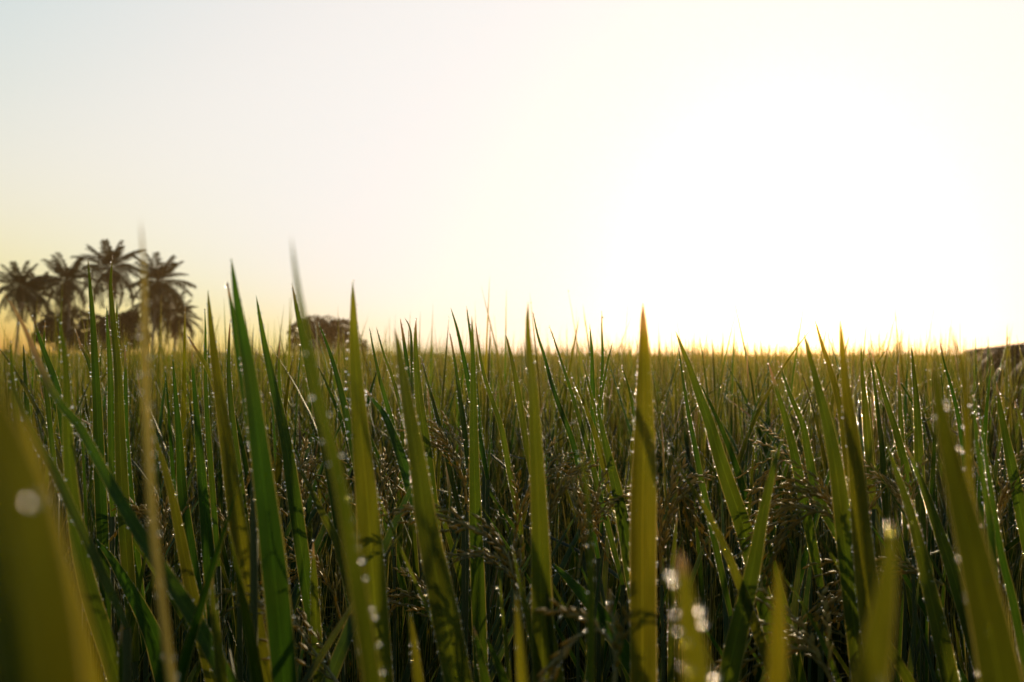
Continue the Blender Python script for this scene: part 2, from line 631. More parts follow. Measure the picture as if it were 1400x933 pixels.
def palm(base_px, crown_px, d, label, scale=1.0, nf=36, dry=6, seed=0):
    r = np.random.default_rng(seed)
    b = px(base_px, 487, d)
    b[2] = 0.0
    c = px(crown_px[0], crown_px[1], d)
    root = link('coconut_palm', None, loc=b)
    tag(root, label, 'palm tree', 'coconut palms beyond the rice field')
    P = catmull([np.zeros(3), (c - b) * np.array([0.62, 1, 0.5]) + np.array([r.normal(0, .2), 0, 0]), c - b], 14)
    rad = np.linspace(0.19, 0.12, 14) * (1 + 0.05 * np.sin(np.arange(14) * 2.1))
    rad[0] = 0.28
    V, F = tube(P, rad, 8)
    link('trunk', new_mesh('trunk', V, F, M_BARK), root)
    top = Vector(c - b)
    for i in range(nf):
        t = i / (nf - 1)
        el = R(78 - 118 * t ** 0.9 + r.normal(0, 6))
        o = link('frond', FRONDS[min(3, int(t * 3.2 + r.uniform(0, 0.8)))], root, top)
        o.rotation_euler = (r.normal(0, 0.25), -el, i * 2.39996 + r.normal(0, .15))
        sc = scale * r.uniform(0.85, 1.08)
        o.scale = (sc, sc, sc)
    for i in range(dry):
        o = link('frond', FRONDS_DRY[i % 2], root, top)
        o.rotation_euler = (r.normal(0, .2), R(r.uniform(35, 65)), i * 6.283 / max(dry, 1) + r.normal(0, .3))
        sc = scale * r.uniform(0.75, 1.0)
        o.scale = (sc, sc, sc)
        o['label'] = 'dry brown frond hanging below the crown'
    for i in range(7):
        a = i * 0.9
        o = link('coconut', COCO, root, top + Vector((0.28 * math.cos(a), 0.28 * math.sin(a), -0.3 - 0.12 * (i % 3))))
    return root


palm(20, (27, 393), 118, 'coconut palm at the far left end of the row, thin leaning trunk and open crown', 0.89, 33, 7, 1)
palm(44, (50, 403), 130, 'smaller coconut palm half hidden behind the leftmost palm', 0.83, 31, 9, 2)
palm(86, (92, 385), 122, 'coconut palm with a thick hanging skirt of fronds above the dark bushes', 0.95, 37, 13, 3)
palm(158, (151, 369), 118, 'tallest coconut palm with a wide spiky crown over the dark bushes', 1.02, 35, 8, 4)
palm(207, (216, 385), 116, 'coconut palm with the rightmost tall crown and a curved slim trunk', 0.97, 35, 11, 5)
palm(219, (214, 417), 124, 'short coconut palm whose dense dark crown hangs right under a taller one', 0.83, 37, 13, 6)
palm(238, (240, 433), 120, 'lowest coconut palm at the right end of the row, fronds drooping outward', 0.80, 33, 10, 7)


# ------------------------------------------------------------------ broadleaf trees and bushes
def tree(cx, top_px, d, width_px, label, cat, seed, trunk_frac=0.3, leaf=0.22, n=9000, name='broadleaf_tree', gaps=0.55, group=None, tr=0.16):
    r = np.random.default_rng(seed)
    b = px(cx, 487, d)
    b[2] = 0
    H = px(cx, top_px, d)[2]
    Rw = width_px / FPX * d / 2
    root = link(name, None, loc=b)
    tag(root, label, cat, group)
    z0 = H * trunk_frac
    parts = [tube(catmull([(0, 0, 0), (0.05, 0.05, z0 * 0.6), (0, 0, z0 * 1.15)], 7), np.linspace(tr * 1.3, tr * 0.8, 7), 8)]
    lobes = []
    nl = 30
    for i in range(nl):
        a = i * 2.4 + r.normal(0, .3)
        rr = math.sqrt((i + .5) / nl) * 0.86
        zc = z0 + (H - z0) * (0.10 + 0.76 * max(0, 1 - rr ** 2) ** 0.8 * r.uniform(.2, 1.0))
        c = np.array([math.cos(a) * rr * Rw, math.sin(a) * rr * Rw, zc])
        lobes.append((c, Rw * r.uniform(0.24, 0.40)))
        mid = np.array([c[0] * .4, c[1] * .4, z0 + (zc - z0) * 0.5])
        parts.append(tube(catmull([(0, 0, z0), mid, c], 6), np.linspace(tr * .6, tr * 0.12, 6), 5))
    V, F = merge(parts)
    link('trunk', new_mesh('trunk', V, F, M_BARK), root)
    Vs = []
    T = []
    for c, rad in lobes:
        m = int(n / nl)
        p = unit(r.normal(0, 1, (m, 3))) * (r.uniform(0.35, 1, (m, 1)) ** 0.5) * np.array([1.0, 1.0, 0.78]) * rad
        keep = np.sin(p[:, 0] * 7 / rad + c[0] * 3) + np.sin(p[:, 2] * 8 / rad + c[2]) + r.normal(0, .8, m) > -gaps
        p = p[keep] + c
        m = len(p)
        a1 = unit(r.normal(0, 1, (m, 3)))
        a2 = unit(np.cross(a1, r.normal(0, 1, (m, 3))))
        s1 = leaf * r.uniform(.5, 1.1, (m, 1))
        Vs.append(np.stack([p - a1 * s1, p - a2 * s1 * .4, p + a1 * s1, p + a2 * s1 * .4], 1).reshape(-1, 3))
        T.append(np.repeat(np.stack([r.uniform(0, 1, m), np.zeros(m), r.uniform(.6, 1.2, m)], 1), 4, axis=0))
    V = np.vstack(Vs)
    F = np.arange(len(V)).reshape(-1, 4)
    link('crown', new_mesh('crown', V, F, M_TREE, tint=np.vstack(T), smooth=False), root)
    return root


tree(446, 408, 92, 104, 'lone round-crowned tree on the horizon behind the tall blades', 'tree', 3, 0.10, 0.20, 14000, gaps=0.8)
tree(84, 410, 126, 74, 'dark bushy tree filling the gap below the palm with the hanging skirt', 'tree', 4, 0.12, 0.27, 11000, gaps=1.2)
tree(128, 420, 121, 70, 'low dark tree between two bushier ones under the palms', 'tree', 5, 0.1, 0.27, 11000, gaps=1.2)
tree(167, 408, 119, 72, 'dark leafy tree just left of the curved palm trunk', 'tree', 6, 0.1, 0.27, 11000, gaps=1.2)
for i, (x, t, d, wpx) in enumerate([(8, 476, 150, 22), (262, 479, 170, 20), (300, 481, 180, 30), (345, 480, 190, 26), (520, 480, 190, 40), (588, 478, 170, 34), (640, 482, 220, 40)]):
    lab = ['low shrub on the horizon at the far left edge', 'small shrub on the horizon just right of the lowest palm',
           'wide low shrub on the horizon behind the broad olive blades', 'low shrub on the horizon left of the round tree',
           'low shrub on the horizon right of the round tree', 'rounded shrub on the horizon near the middle of the field edge',
           'flat distant shrub farthest along the horizon to the right'][i]
    tree(x, t, d, wpx, lab, 'shrub', 30 + i, 0.05, 0.25, 1500, name='shrub', gaps=1.0, tr=0.06)


# ------------------------------------------------------------------ rice: field mass
def field_blades(d, thv, ztip, length, W, lean, segs, r):
    """upright blades as tapering strips; returns verts, quads, tint"""
    n = len(d)
    bxy = np.stack([d * np.sin(thv), d * np.cos(thv)], 1)
    az = r.uniform(0, 6.283, n)
    ld = np.stack([np.cos(az), np.sin(az)], 1) * lean[:, None]
    fa = r.normal(0, 0.55, n) - thv            # blade faces: any direction, more often towards the rows
    sd = np.stack([np.cos(fa), np.sin(fa)], 1)
    rows = []
    for s in range(segs + 1):
        t = s / segs
        c = bxy + ld * (t ** 1.6) * length[:, None]
        z = ztip - length * (1 - t)
        wdt = W * (1 - t) ** 0.75 * (0.75 if s == 0 else 1.0)
        if s == segs:
            wdt = W * 0.02
        for sg in (-1, 1):
            rows.append(np.concatenate([c + sd * (sg * wdt / 2)[:, None], z[:, None]], 1))
    V = np.stack(rows, 1).reshape(-1, 3)
    base = (np.arange(n) * 2 * (segs + 1))[:, None, None]
    q = np.array([(2 * s, 2 * s + 1, 2 * s + 3, 2 * s + 2) for s in range(segs)])[None]
    F = (base + q).reshape(-1, 4)
    t = np.stack([r.uniform(0.0, 0.62, n), (r.uniform(0, 1, n) > 0.96) * r.uniform(.3, .7, n), r.uniform(0.4, 1.35, n)], 1)
    uv = np.tile(np.stack([np.tile([0.0, 1.0], segs + 1), np.repeat(np.linspace(0, .5, segs + 1), 2)], 1), (n, 1))
    return V, F, np.repeat(t, 2 * (segs + 1), axis=0), uv


def height_field(x, y):
    return 0.03 * np.sin(x * 0.9 + 1.3) * np.cos(y * 0.7) + 0.02 * np.sin(x * 2.3 + y * 1.1) + 0.03 * np.sin(x * 0.21 + 0.6) * np.sin(y * 0.13 + 1)


def scatter(n, d0, d1, half, r, power=2.0):
    d = (d0 ** power + r.uniform(0, 1, n) * (d1 ** power - d0 ** power)) ** (1 / power)
    return d, r.uniform(-half, half, n)


def rice_mass(n, d0, d1, half, W, segs, length, spread, power=2.0, back=False, hole=None, mean=0.915):
    d, a = scatter(n, d0, d1, half, rng, power)
    if back:
        a = a + math.pi
    x, y = d * np.sin(a), d * np.cos(a)
    keep = bank_height(x, y) < 0.72
    # thin rice in front of the bank
    pxx = 700 + FPX * x / np.maximum(y, 0.01)
    keep &= ~((pxx > 1322) & (y > 2.3) & (y < 12) & (rng.uniform(0, 1, n) < 0.95))
    if hole is not None:
        keep &= hole(d, a)
    d, a, x, y = d[keep], a[keep], x[keep], y[keep]
    n = len(d)
    zt = mean + height_field(x, y) + rng.normal(0, spread, n) - np.abs(rng.normal(0, 0.05, n))
    ln = length * rng.uniform(.7, 1.15, n)
    Wv = W(d) * rng.uniform(.6, 1.25, n)
    lean = np.abs(rng.normal(0, 0.12, n))
    return field_blades(d, a, zt, ln, Wv, lean, segs, rng)


def stuff(name, G, m, label, cat):
    o = link(name, new_mesh(name, G[0], G[1], m, tint=G[2], uv=G[3], smooth=False))
    tag(o, label, cat, kind='stuff')
    return o


H36 = R(40)
A = rice_mass(46000, 2.2, 12, H36, lambda d: 0.0115 + 0 * d, 3, 0.60, 0.065, mean=0.96)
stuff('rice_blades', A, M_FIELD, 'dense mass of green rice blades filling the middle of the field', 'rice')
B = rice_mass(110000, 12, 45, H36, lambda d: 0.010 + 0.00035 * (d - 12), 2, 0.42, 0.07, 1.6, mean=0.93)
stuff('rice_blades', B, M_FIELD, 'fine golden rice farther out in the field', 'rice')
Cc = rice_mass(170000, 45, 380, R(36), lambda d: 0.022 + 0.00040 * (d - 45), 1, 0.32, 0.13, 1.25, mean=0.91)
stuff('rice_blades', Cc, M_FIELD, 'distant rice running level to the horizon', 'rice')
D1 = rice_mass(9000, 0.9, 2.7, R(75), lambda d: 0.010 + 0 * d, 3, 0.5, 0.04, hole=lambda d, a: np.abs(a) > R(31))
stuff('rice_blades', D1, M_FIELD, 'green rice standing to either side of the view', 'rice')
E1 = rice_mass(30000, 0.9, 6, R(125), lambda d: 0.011 + 0 * d, 2, 0.5, 0.05, back=True, mean=1.0)  # unseen rice, raised to cut the low sky light from behind
E2 = rice_mass(4500, 0.3, 0.95, R(80), lambda d: 0.012 + 0 * d, 3, 0.55, 0.05, back=True, mean=1.02)  # unseen rows added close by, tall to keep blade fronts dark
stuff('rice_blades', E1, M_FIELD, 'unseen green rice behind the viewpoint, made tall to block low sky', 'rice')
stuff('rice_blades', E2, M_FIELD, 'unseen tall rice added close behind the viewpoint to block low sky', 'rice')
# lower leaves between the near plants


def open_lane(x, y):
    """thin places in the stand through which the low sun reaches the seed heads and drops in front"""
    m = np.zeros(np.shape(x), bool)
    for x0, y0, ln in ((0.03, 0.1, 1.3), (-0.03, 0.62, 0.8), (0.30, 0.68, 0.7), (0.05, 0.85, 0.6), (-0.13, 0.7, 0.6)):
        m |= (np.abs(np.asarray(x) - (x0 + 0.277 * (np.asarray(y) - y0))) < 0.065) & (np.asarray(y) > y0) & (np.asarray(y) < y0 + ln)
    return m


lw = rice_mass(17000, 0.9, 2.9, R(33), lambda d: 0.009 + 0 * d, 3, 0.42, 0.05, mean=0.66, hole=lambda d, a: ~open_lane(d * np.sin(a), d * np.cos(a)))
lw[2][:, 2] *= 0.42  # older leaves' dark green, darkened further as painted shade between stems
stuff('rice_blades', lw, M_FIELD, 'lower rice leaves with shade painted into them, crowded between the near plants', 'rice')


# dew on the field mass: beads along the blades
def field_dew(M, segs, count, dmax, r0):
    V = M[0].reshape(-1, segs + 1, 2, 3)
    cen = V[:, 0, 0]
    idx = np.where(np.hypot(cen[:, 0], cen[:, 1]) < dmax)[0]
    idx = rng.choice(idx, count)
    s = rng.integers(1, segs, count) if segs > 1 else np.zeros(count, int)
    t = rng.uniform(0, 1, count)[:, None]
    sg = rng.integers(0, 2, count)
    p = V[idx, s, sg] * (1 - t) + V[idx, s + 1, sg] * t
    d = np.hypot(p[:, 0], p[:, 1])
    return p, r0 * rng.uniform(0.5, 1.5, count) ** 1.5 * (0.8 + 0.05 * d)


p1, q1 = field_dew(A, 3, 90000, 11, 0.0013)
V, F = balls(p1, q1, OCT_V, OCT_F)
tag(link('dew_beads', new_mesh('dew_beads', V, F, M_DEW)), 'fine dew beads sparkling over the middle of the field', 'dew', kind='stuff')

# grass on the bank
n = 42000
gyv = 5 + 17 * rng.uniform(0, 1, n) ** 1.5
gxv = gyv * 0.405 + 4 * rng.uniform(0.005, 1, n) ** 2
h = bank_height(gxv, gyv)
kp = h > 0.5
gxv, gyv, h = gxv[kp], gyv[kp], h[kp]
n = len(h)
dd, aa = np.hypot(gxv, gyv), np.arctan2(gxv, gyv)
ln = rng.uniform(0.04, 0.12, n)
G = field_blades(dd, aa, h - 0.02 + ln * 0.9, ln, np.full(n, 0.012), np.abs(rng.normal(0, .4, n)), 2, rng)
G[2][:, 1] = 0.1
G[2][:, 2] *= 0.5
stuff('bank_grass', G, M_BANKGRASS, 'short dry grass on top of the earth bank at right', 'grass')


# ------------------------------------------------------------------ panicles
def grain_mesh():
    k6 = 6
    prof = [(0, 0.02), (0.0010, 0.2), (0.00125, 0.5), (0.0008, 0.8)]
    V = [(0, 0, 0)]
    for rr, t in prof[1:]:
        for j in range(k6):
            a = j / k6 * 6.283
            V.append((rr * math.cos(a), 0.7 * rr * math.sin(a), t * 0.0075))
    V.append((0, 0, 0.0080))
    F = []
    for j in range(k6):
        F.append((0, 1 + (j + 1) % k6, 1 + j))
        F.append((13 + j, 13 + (j + 1) % k6, 19))
    for rI in range(2):
        for j in range(k6):
            a, b = 1 + rI * k6 + j, 1 + rI * k6 + (j + 1) % k6
            F += [(a, b, b + k6), (a, b + k6, a + k6)]
    return np.array(V), np.array(F)


GV, GF = grain_mesh()
GRAIN = new_mesh('grain', GV, GF, M_GRAIN)


def frame_of(d):
    d = unit(np.asarray(d, dtype=float))
    ref = np.array([0, 0, 1.0]) if abs(d[2]) < 0.9 else np.array([1.0, 0, 0])
    a = unit(np.cross(ref, d))
    return np.stack([a, np.cross(d, a), d], 1)     # columns x, y, z


def panicle_layout(P, r, branches=9, per=9, spread=0.5, blen=0.055):
    """P rachis points base to tip; returns stalk tubes and grain frames (pos, 3x3)"""
    n = len(P)
    s = np.linspace(0, 1, n)
    tubes = [tube(P, np.linspace(0.0011, 0.0004, n), 4)]
    gr = []
    T = unit(np.gradient(P, axis=0))
    for b in range(branches):
        t = 0.15 + 0.83 * b / (branches - 1)
        q = np.array([np.interp(t, s, P[:, c]) for c in range(3)])
        tq = unit(np.array([np.interp(t, s, T[:, c]) for c in range(3)]))
        fr = frame_of(tq)
        a = b * 2.4 + r.normal(0, .3)
        out = fr[:, 0] * math.cos(a) + fr[:, 1] * math.sin(a)
        bl = blen * (1.15 - 0.6 * t) * r.uniform(.8, 1.2)
        e = q + (tq * 0.9 + out * spread) * bl + np.array([0, 0, -0.25 * bl])
        m = q + (tq * 0.55 + out * spread * 0.75) * bl * 0.5 + np.array([0, 0, 0.03 * bl])
        C = catmull([q, m, e], 5)
        tubes.append(tube(C, np.linspace(0.0006, 0.0003, 5), 3))
        k = max(3, int(per * (1.15 - 0.4 * t)))
        TB = unit(np.gradient(C, axis=0))
        for g in range(k):
            u = 0.12 + 0.88 * g / (k - 1)
            gp = np.array([np.interp(u, np.linspace(0, 1, 5), C[:, c]) for c in range(3)])
            gd = unit(np.array([np.interp(u, np.linspace(0, 1, 5), TB[:, c]) for c in range(3)]))
            f2 = frame_of(gd)
            an = g * 2.6 + r.normal(0, .4)
            dirn = gd * 1.0 + (f2[:, 0] * math.cos(an) + f2[:, 1] * math.sin(an)) * r.uniform(.25, .5) + np.array([0, 0, -0.1])
            gr.append((gp, frame_of(dirn), r.uniform(.85, 1.1)))
    return tubes, gr


def panicle_mesh(P, seed, **kw):
    r = np.random.default_rng(seed)
    tubes, gr = panicle_layout(P, r, **kw)
    V, F = merge(tubes)
    F = np.vstack([F[:, [0, 1, 2]], F[:, [0, 2, 3]]])
    ns = len(F)
    gv = [(GV * sc) @ fr.T + p for p, fr, sc in gr]
    V2 = np.vstack([V] + gv)
    F2 = np.vstack([F] + [GF + len(V) + i * len(GV) for i in range(len(gv))])
    me = new_mesh('panicle', V2, F2, M_GRAIN)
    tips = np.array([p for p, _, _ in gr])
    return me, tips


def arc_panicle(height, reach, az, z0, r):
    """rachis that leaves the culm top upright, arcs over and hangs"""
    t = np.linspace(0, 1, 12)
    hx = reach * t ** 1.35
    hz = height * np.sin(t * 2.45) / 1.0 * (1 - 0.25 * t)
    return np.stack([hx * math.cos(az), hx * math.sin(az), z0 + hz], 1)


# ------------------------------------------------------------------ rice plants (clumps): prototypes, then copies
def clump_proto(seed, nt, nl, npan):
    r = np.random.default_rng(seed)
    parts = []                      # (name, mesh)
    C, Rr = [], []
    for i in range(nt):
        a = i * 2.4 + r.normal(0, .4)
        b = np.array([0.035 * math.cos(a), 0.035 * math.sin(a), 0.0]) * r.uniform(.5, 1.1)
        top = b + np.array([b[0] * 1.1, b[1] * 1.1, r.uniform(.44, .58)])
        V, F = tube(catmull([b, (b + top) / 2 + r.normal(0, .006, 3), top], 6), np.linspace(0.0032, 0.002, 6), 5)
        parts.append(('stem', new_mesh('stem', V, F, M_CULM)))
        k = nl // nt + (1 if i < nl % nt else 0)
        for j in range(k):
            az = a + r.normal(0, .9) + j * 2.6
            st = b + (top - b) * (1.0 - 0.28 * j * r.uniform(.6, 1.2))
            ln = r.uniform(.32, .46)
            lean = abs(r.normal(0.09, 0.09)) + 0.05 * j
            cur = r.uniform(0.0, 0.25) + (0.35 if r.uniform() < .15 else 0)
            t = np.linspace(1, 0, 12)
            hd = ln * (lean * t + cur * t ** 2.6)
            hz = ln * (t - 0.35 * cur * t ** 3) * math.cos(lean * .8)
            P = st + np.stack([hd * math.cos(az), hd * math.sin(az), hz], 1)
            fac = np.array([math.cos(az + r.normal(0, .6)), math.sin(az + r.normal(0, .6)), 0.15])
            tint = (r.uniform(.0, .75), 0.0, r.uniform(.45, 1.1))
            dt = 0.0 if r.uniform() < .75 else r.uniform(.02, .09)
            V, F, uv, tt, eL, eR, grid, nrm = leaf_geo(P, r.uniform(.009, .0145), fac, fold=r.uniform(.15, .5), twist=r.normal(0, .5),
                                                       cols=4, tint=tint, dry_tip=dt, taper=ln * .65, seed=seed * 50 + i * 7 + j)
            parts.append(('leaf', new_mesh('leaf', V, F, M_LEAF, uv=uv, tint=tt)))
            c, q = dew_points(eL, eR, grid, nrm, r, spacing=0.0038, rmin=.00036, rmax=.0010, face=3)
            C += c
            Rr += q
        if i < npan:
            az = a + r.normal(0, .6)
            P = arc_panicle(r.uniform(.10, .15), r.uniform(.10, .17), az, 0, r) + top
            me, tips = panicle_mesh(P, seed * 31 + i, branches=11, per=11, spread=r.uniform(.22, .4), blen=r.uniform(.055, .075))
            parts.append(('panicle', me))
            kk = r.choice(len(tips), 10)
            C += list(tips[kk] + r.normal(0, .0012, (10, 3)))
            Rr += list(r.uniform(.0005, .0011, 10))
    V, F = balls(C, Rr)
    parts.append(('dew', new_mesh('dew', V, F, M_DEW)))
    return parts


PROTO = [clump_proto(100 + i, 4 + i % 2, 9 + i % 4, [2, 1, 3, 2][i % 4]) for i in range(10)]


def place_clump(pr, x, y, rz, sc, label, group):
    root = link('rice_plant', None, loc=(x, y, 0))
    root.rotation_euler = (0, 0, rz)
    root.scale = (sc, sc, sc)
    tag(root, label, 'rice plant', group)
    for nm, me in PROTO[pr]:
        o = link(nm, me, root)
        if nm == 'dew':
            o['kind'] = 'stuff'
    return root


HEROES = []      # filled below: (short phrase, tip pixel x, distance)
def hero(label, path, W, d, yel=0.3, br=1.0, dry=0.0, tip=0.0, yaw=None, fold=0.25, dew=1.0, face=3, drops=(), lean=0.0, short=None,
         taper=None, twist=0.0, lower=True):
    """one rice plant whose top leaf follows the traced line; path runs from tip to base in photo pixels at depth d"""
    i = len(HEROES)
    r = np.random.default_rng(500 + i)
    m = len(path)
    if not tip and r.uniform() < .45:
        tip = d * r.uniform(.008, .03)
    P = np.array([px(x, y, d * (1 + lean * k / max(1, m - 1))) for k, (x, y) in enumerate(path)])
    P = catmull(P, 22)
    T = unit(P[-1] - P[-3])
    ext = 0.06 + 0.04 * r.uniform()
    tail = [P[-1] + T * ext * a for a in (0.33, 0.66, 1.0)]
    Pw = np.vstack([P, tail])
    Wm = W * d / FPX
    if yaw is None:
        yaw = r.uniform(-28, 28)
    cy, sy = math.cos(R(yaw)), math.sin(R(yaw))
    c = P.mean(0)
    f = np.array([-c[0], -c[1], 0.0])
    f = unit(np.array([f[0] * cy - f[1] * sy, f[0] * sy + f[1] * cy, 0.02]))
    Wm = Wm / max(0.4, cy)
    L = np.linalg.norm(np.diff(P, axis=0), axis=1).sum()
    V, F, uv, tt, eL, eR, grid, nrm = leaf_geo(Pw, Wm, f, fold=fold, twist=twist, taper=taper or L * 0.8, tint=(yel, dry, br), dry_tip=tip,
                                               cols=7 if d < 0.45 else 5, seed=i)
    end = Pw[-1]
    base = np.array([end[0] + (end[0] - Pw[-6][0]) * 0.4 + r.normal(0, .01), end[1] + r.uniform(0.0, .03), 0.0])
    root = link('rice_plant', None, loc=base)
    tag(root, label, 'rice plant', 'dewy rice plants close to the camera')
    lf = link('leaf', new_mesh('leaf', V - base, F, M_LEAF, uv=uv, tint=tt), root)
    mid = np.array([(end[0] * .7 + base[0] * .3), base[1], end[2] * .5])
    sv, sf = tube(catmull([base, mid, end - T * 0.0], 8) - base, np.linspace(.0034, .0021, 8), 6)
    link('stem', new_mesh('stem', sv, sf, M_CULM), root)
    if lower:
        for q in range(2):
            az = r.uniform(0, 6.28)
            t = np.linspace(1, 0, 10)
            ln = r.uniform(.22, .32)
            st = base + (end - base) * r.uniform(.55, .85)
            le = r.uniform(.15, .4)
            Pl = st + np.stack([ln * (le * t + .15 * t ** 2) * math.cos(az), ln * (le * t + .15 * t ** 2) * math.sin(az) + 0.06 * t, ln * t * .82], 1)
            lim = px(700, 640, max(d, .3))[2]
            if Pl[:, 2].max() > lim:
                Pl[:, 2] -= Pl[:, 2].max() - lim
            if d < 0.45:
                Pl[:, 1] += 0.25 * t
            vv, ff, u2, t2, *_ = leaf_geo(Pl, r.uniform(.007, .011), (math.cos(az + .5), math.sin(az + .5), .1), fold=.3, tint=(r.uniform(0, .6), 0, r.uniform(.7, 1)), cols=4)
            link('leaf', new_mesh('leaf', vv - base, ff, M_LEAF, uv=u2, tint=t2), root)
    if dew > 0:
        C, Rr = dew_points(eL, eR, grid, nrm, r, spacing=0.0023 / dew, rmin=.00028, rmax=.00068 + .0003 * (d > .7), face=face)
        if C:
            v, f_ = balls(np.array(C) - base, Rr, ICO2_V if d < .7 else ICO_V, ICO2_F if d < .7 else ICO_F)
            o = link('dew', new_mesh('dew', v, f_, M_DEW), lf)
            o['kind'] = 'stuff'
    for (x, y, mm) in drops:
        k_ = np.argmin([abs(to_px(p)[1] - y) for p in P])
        dd = P[k_][1] - mm * 0.0005 - abs(fold) * Wm * 0.5
        p = px(x, y, dd)
        v, f_ = ICO2_V * mm * 0.0005 * np.array([1, 1, .92]), ICO2_F
        link('dew_drop', new_mesh('dew_drop', v, f_, M_DEW), lf, p - base)
    HEROES.append((short, path[0][0], path[0][1], d, base))
    return root


# ---- left third
hero('huge blurred grey-green blade leaning in at the left edge with a golden band', [(-70, 380), (-48, 520), (-15, 640), (15, 760), (35, 860), (50, 980)],
     108, 0.125, .75, 0.9, yaw=25, fold=.5, dew=.25, face=0, drops=[(46, 683, 2.0)], taper=.03, lower=False, short='the huge blurred blade')
hero('added golden leaf strip painting the sunlit band beside the huge blurred blade', [(30, 560), (50, 640), (68, 720), (86, 800), (102, 870), (120, 960)], 56, .15, 1.1, 1.7, yaw=-10, dew=0, face=0, taper=.05, lower=False)  # added leaf; its bright yellow stands for the huge blade's sunlit half
hero('long diagonal leaf with a dry straw tip crossing the left side down to the bottom',
     [(3, 397), (28, 437), (53, 495), (77, 546), (105, 578), (140, 642), (176, 706), (216, 770), (263, 842), (318, 945)], 27, 0.52, .15, 1.15,
     tip=.062, yaw=12, dew=.8, drops=[(77, 548, 2.2), (99, 556, 1.6), (122, 618, 1.8), (106, 578, 1.4)], short='the long diagonal leaf', taper=.3)
hero('upright green blade with beaded edges before the third palm from the left', [(120, 351), (123, 390), (127, 440), (130, 500), (133, 560), (136, 640), (140, 730)], 16, .85, .2,
     short='the blade before the palm skirt')
hero('yellowish slim blade with a fine tip before the tallest palm', [(154, 349), (151, 385), (152, 410), (156, 455), (161, 510), (164, 600), (168, 690), (174, 770)], 17, .85, .5, short='the yellowish slim blade')
hero('broad slightly blurred blade near the left edge with a pale right margin', [(78, 427), (86, 465), (91, 510), (93, 580), (97, 650), (107, 733), (124, 810), (150, 890), (168, 950)], 25, .58, .4,
     yaw=-20, short='the broad blade near the left edge')
hero('narrow leaning blade at the left end with dark green face', [(45, 430), (52, 456), (61, 482), (73, 515), (84, 560), (92, 620)], 13, .85, .1)
hero('thin beaded blade tip between the dry-tipped leaf and the broad left blade', [(62, 437), (60, 465), (60, 500), (66, 560)], 7, 1.0, .3)
hero('short thin blade standing right beside the far left palm trunk', [(32, 470), (33, 495), (35, 530), (38, 590)], 8, 1.35, .25)
hero('thin blade bending left under the palm skirt with scattered dew', [(103, 449), (110, 472), (120, 492), (127, 520), (134, 560)], 8, 1.1, .35)
hero('dark slim blade with a dotted left edge below the tallest palm', [(146, 418), (147, 450), (150, 490), (152, 540), (153, 600)], 10, 1.0, .2)
hero('short pointed blade right of the yellowish slim one with beads', [(160, 410), (160, 445), (163, 490), (168, 560)], 8, 1.0, .5)
hero('thin blurred straw-coloured stalk rising above the palms, orange-lit lower down',
     [(192, 299), (195, 345), (197, 400), (197, 450), (198, 505), (200, 565), (204, 650), (209, 725), (217, 795), (226, 870), (236, 950)], 12, .27, 1.0, 1.9, dry=.4, yaw=35, fold=.2,
     dew=.8, face=0, drops=[(219, 797, 1.5), (201, 560, 1.4), (213, 758, 0.9), (230, 905, .9)], taper=.05, lower=False, short='the blurred straw stalk')
hero('olive blade leaning right from behind the blurred straw stalk with bright drops', [(202, 562), (213, 603), (226, 643), (238, 690), (247, 735), (259, 795), (276, 870)], 17, .65, .75,
     drops=[(216, 618, 1.5), (218, 632, 1.5), (241, 676, 1.5), (250, 717, 1.8), (240, 680, 1.4)])
hero('wide olive-gold blade with a sharp tip, left of the tallest dark blade', [(284, 395), (288, 440), (294, 490), (302, 550), (311, 610), (322, 690), (336, 775), (350, 860)], 26, .62, .8, 1.0,
     short='the wide olive-gold blade')
hero('tallest dark green blade on the left with a very sharp tip against the sky', [(316, 351), (320, 385), (326, 425), (335, 475), (343, 525), (352, 595), (364, 690), (375, 785), (384, 880)], 35, .5, .1, .9,
     yaw=10, face=2, short='the tallest dark blade')
hero('small side tip clinging to the left of the tallest dark blade', [(310, 384), (314, 405), (320, 440), (327, 490)], 9, .55, .1)
hero('thin beaded stem-like blade left of the wide olive-gold blade', [(280, 420), (281, 460), (281, 510), (284, 580), (290, 660)], 8, .9, .2)
hero('slender blade between the two widest left blades with pale beads', [(315, 434), (313, 470), (313, 520), (320, 600), (330, 680)], 11, .9, .3)
hero('bent blade with a broken brown tip and beaded margin right of the palms', [(255, 457), (263, 470), (274, 487), (285, 506), (296, 535), (305, 580)], 9, .8, .6, tip=.02, dew=1.4, drops=[(281, 499, 1.2)],
     short='the broken brown tip')
hero('dark shaded blade standing straight under the broken brown tip', [(262, 474), (265, 520), (270, 580), (276, 650), (283, 730), (290, 820)], 17, .75, .05, .9)
hero('dark green blade between the straw stalk and the broken brown tip', [(236, 486), (240, 540), (245, 600), (250, 680), (262, 760)], 15, .9, .05, .9)
hero('straight narrow blade with a beaded right edge just left of the straw stalk', [(171, 470), (172, 520), (172, 590), (176, 660), (184, 740)], 13, .9, .15, .9)
hero('short upright green blade low in the left corner before the dark gap', [(167, 845), (166, 880), (169, 940)], 12, .55, .3)
hero('small blade with an orange tip low left beside the diagonal leaf', [(290, 777), (291, 820), (297, 870), (305, 940)], 14, .5, .6)
hero('curved deep green leaf arching behind the diagonal leaf at lower left', [(128, 735), (150, 760), (172, 795), (195, 835), (215, 880), (232, 945)], 28, .75, .05, .9, yaw=-30)
hero('thin dull blade crossing behind the broad left blade', [(8, 500), (24, 545), (48, 600), (74, 645), (100, 700)], 12, .5, .4)
hero('pale thin blade at the left margin among blurred growth', [(14, 462), (16, 500), (22, 560), (34, 640)], 10, .6, .4)

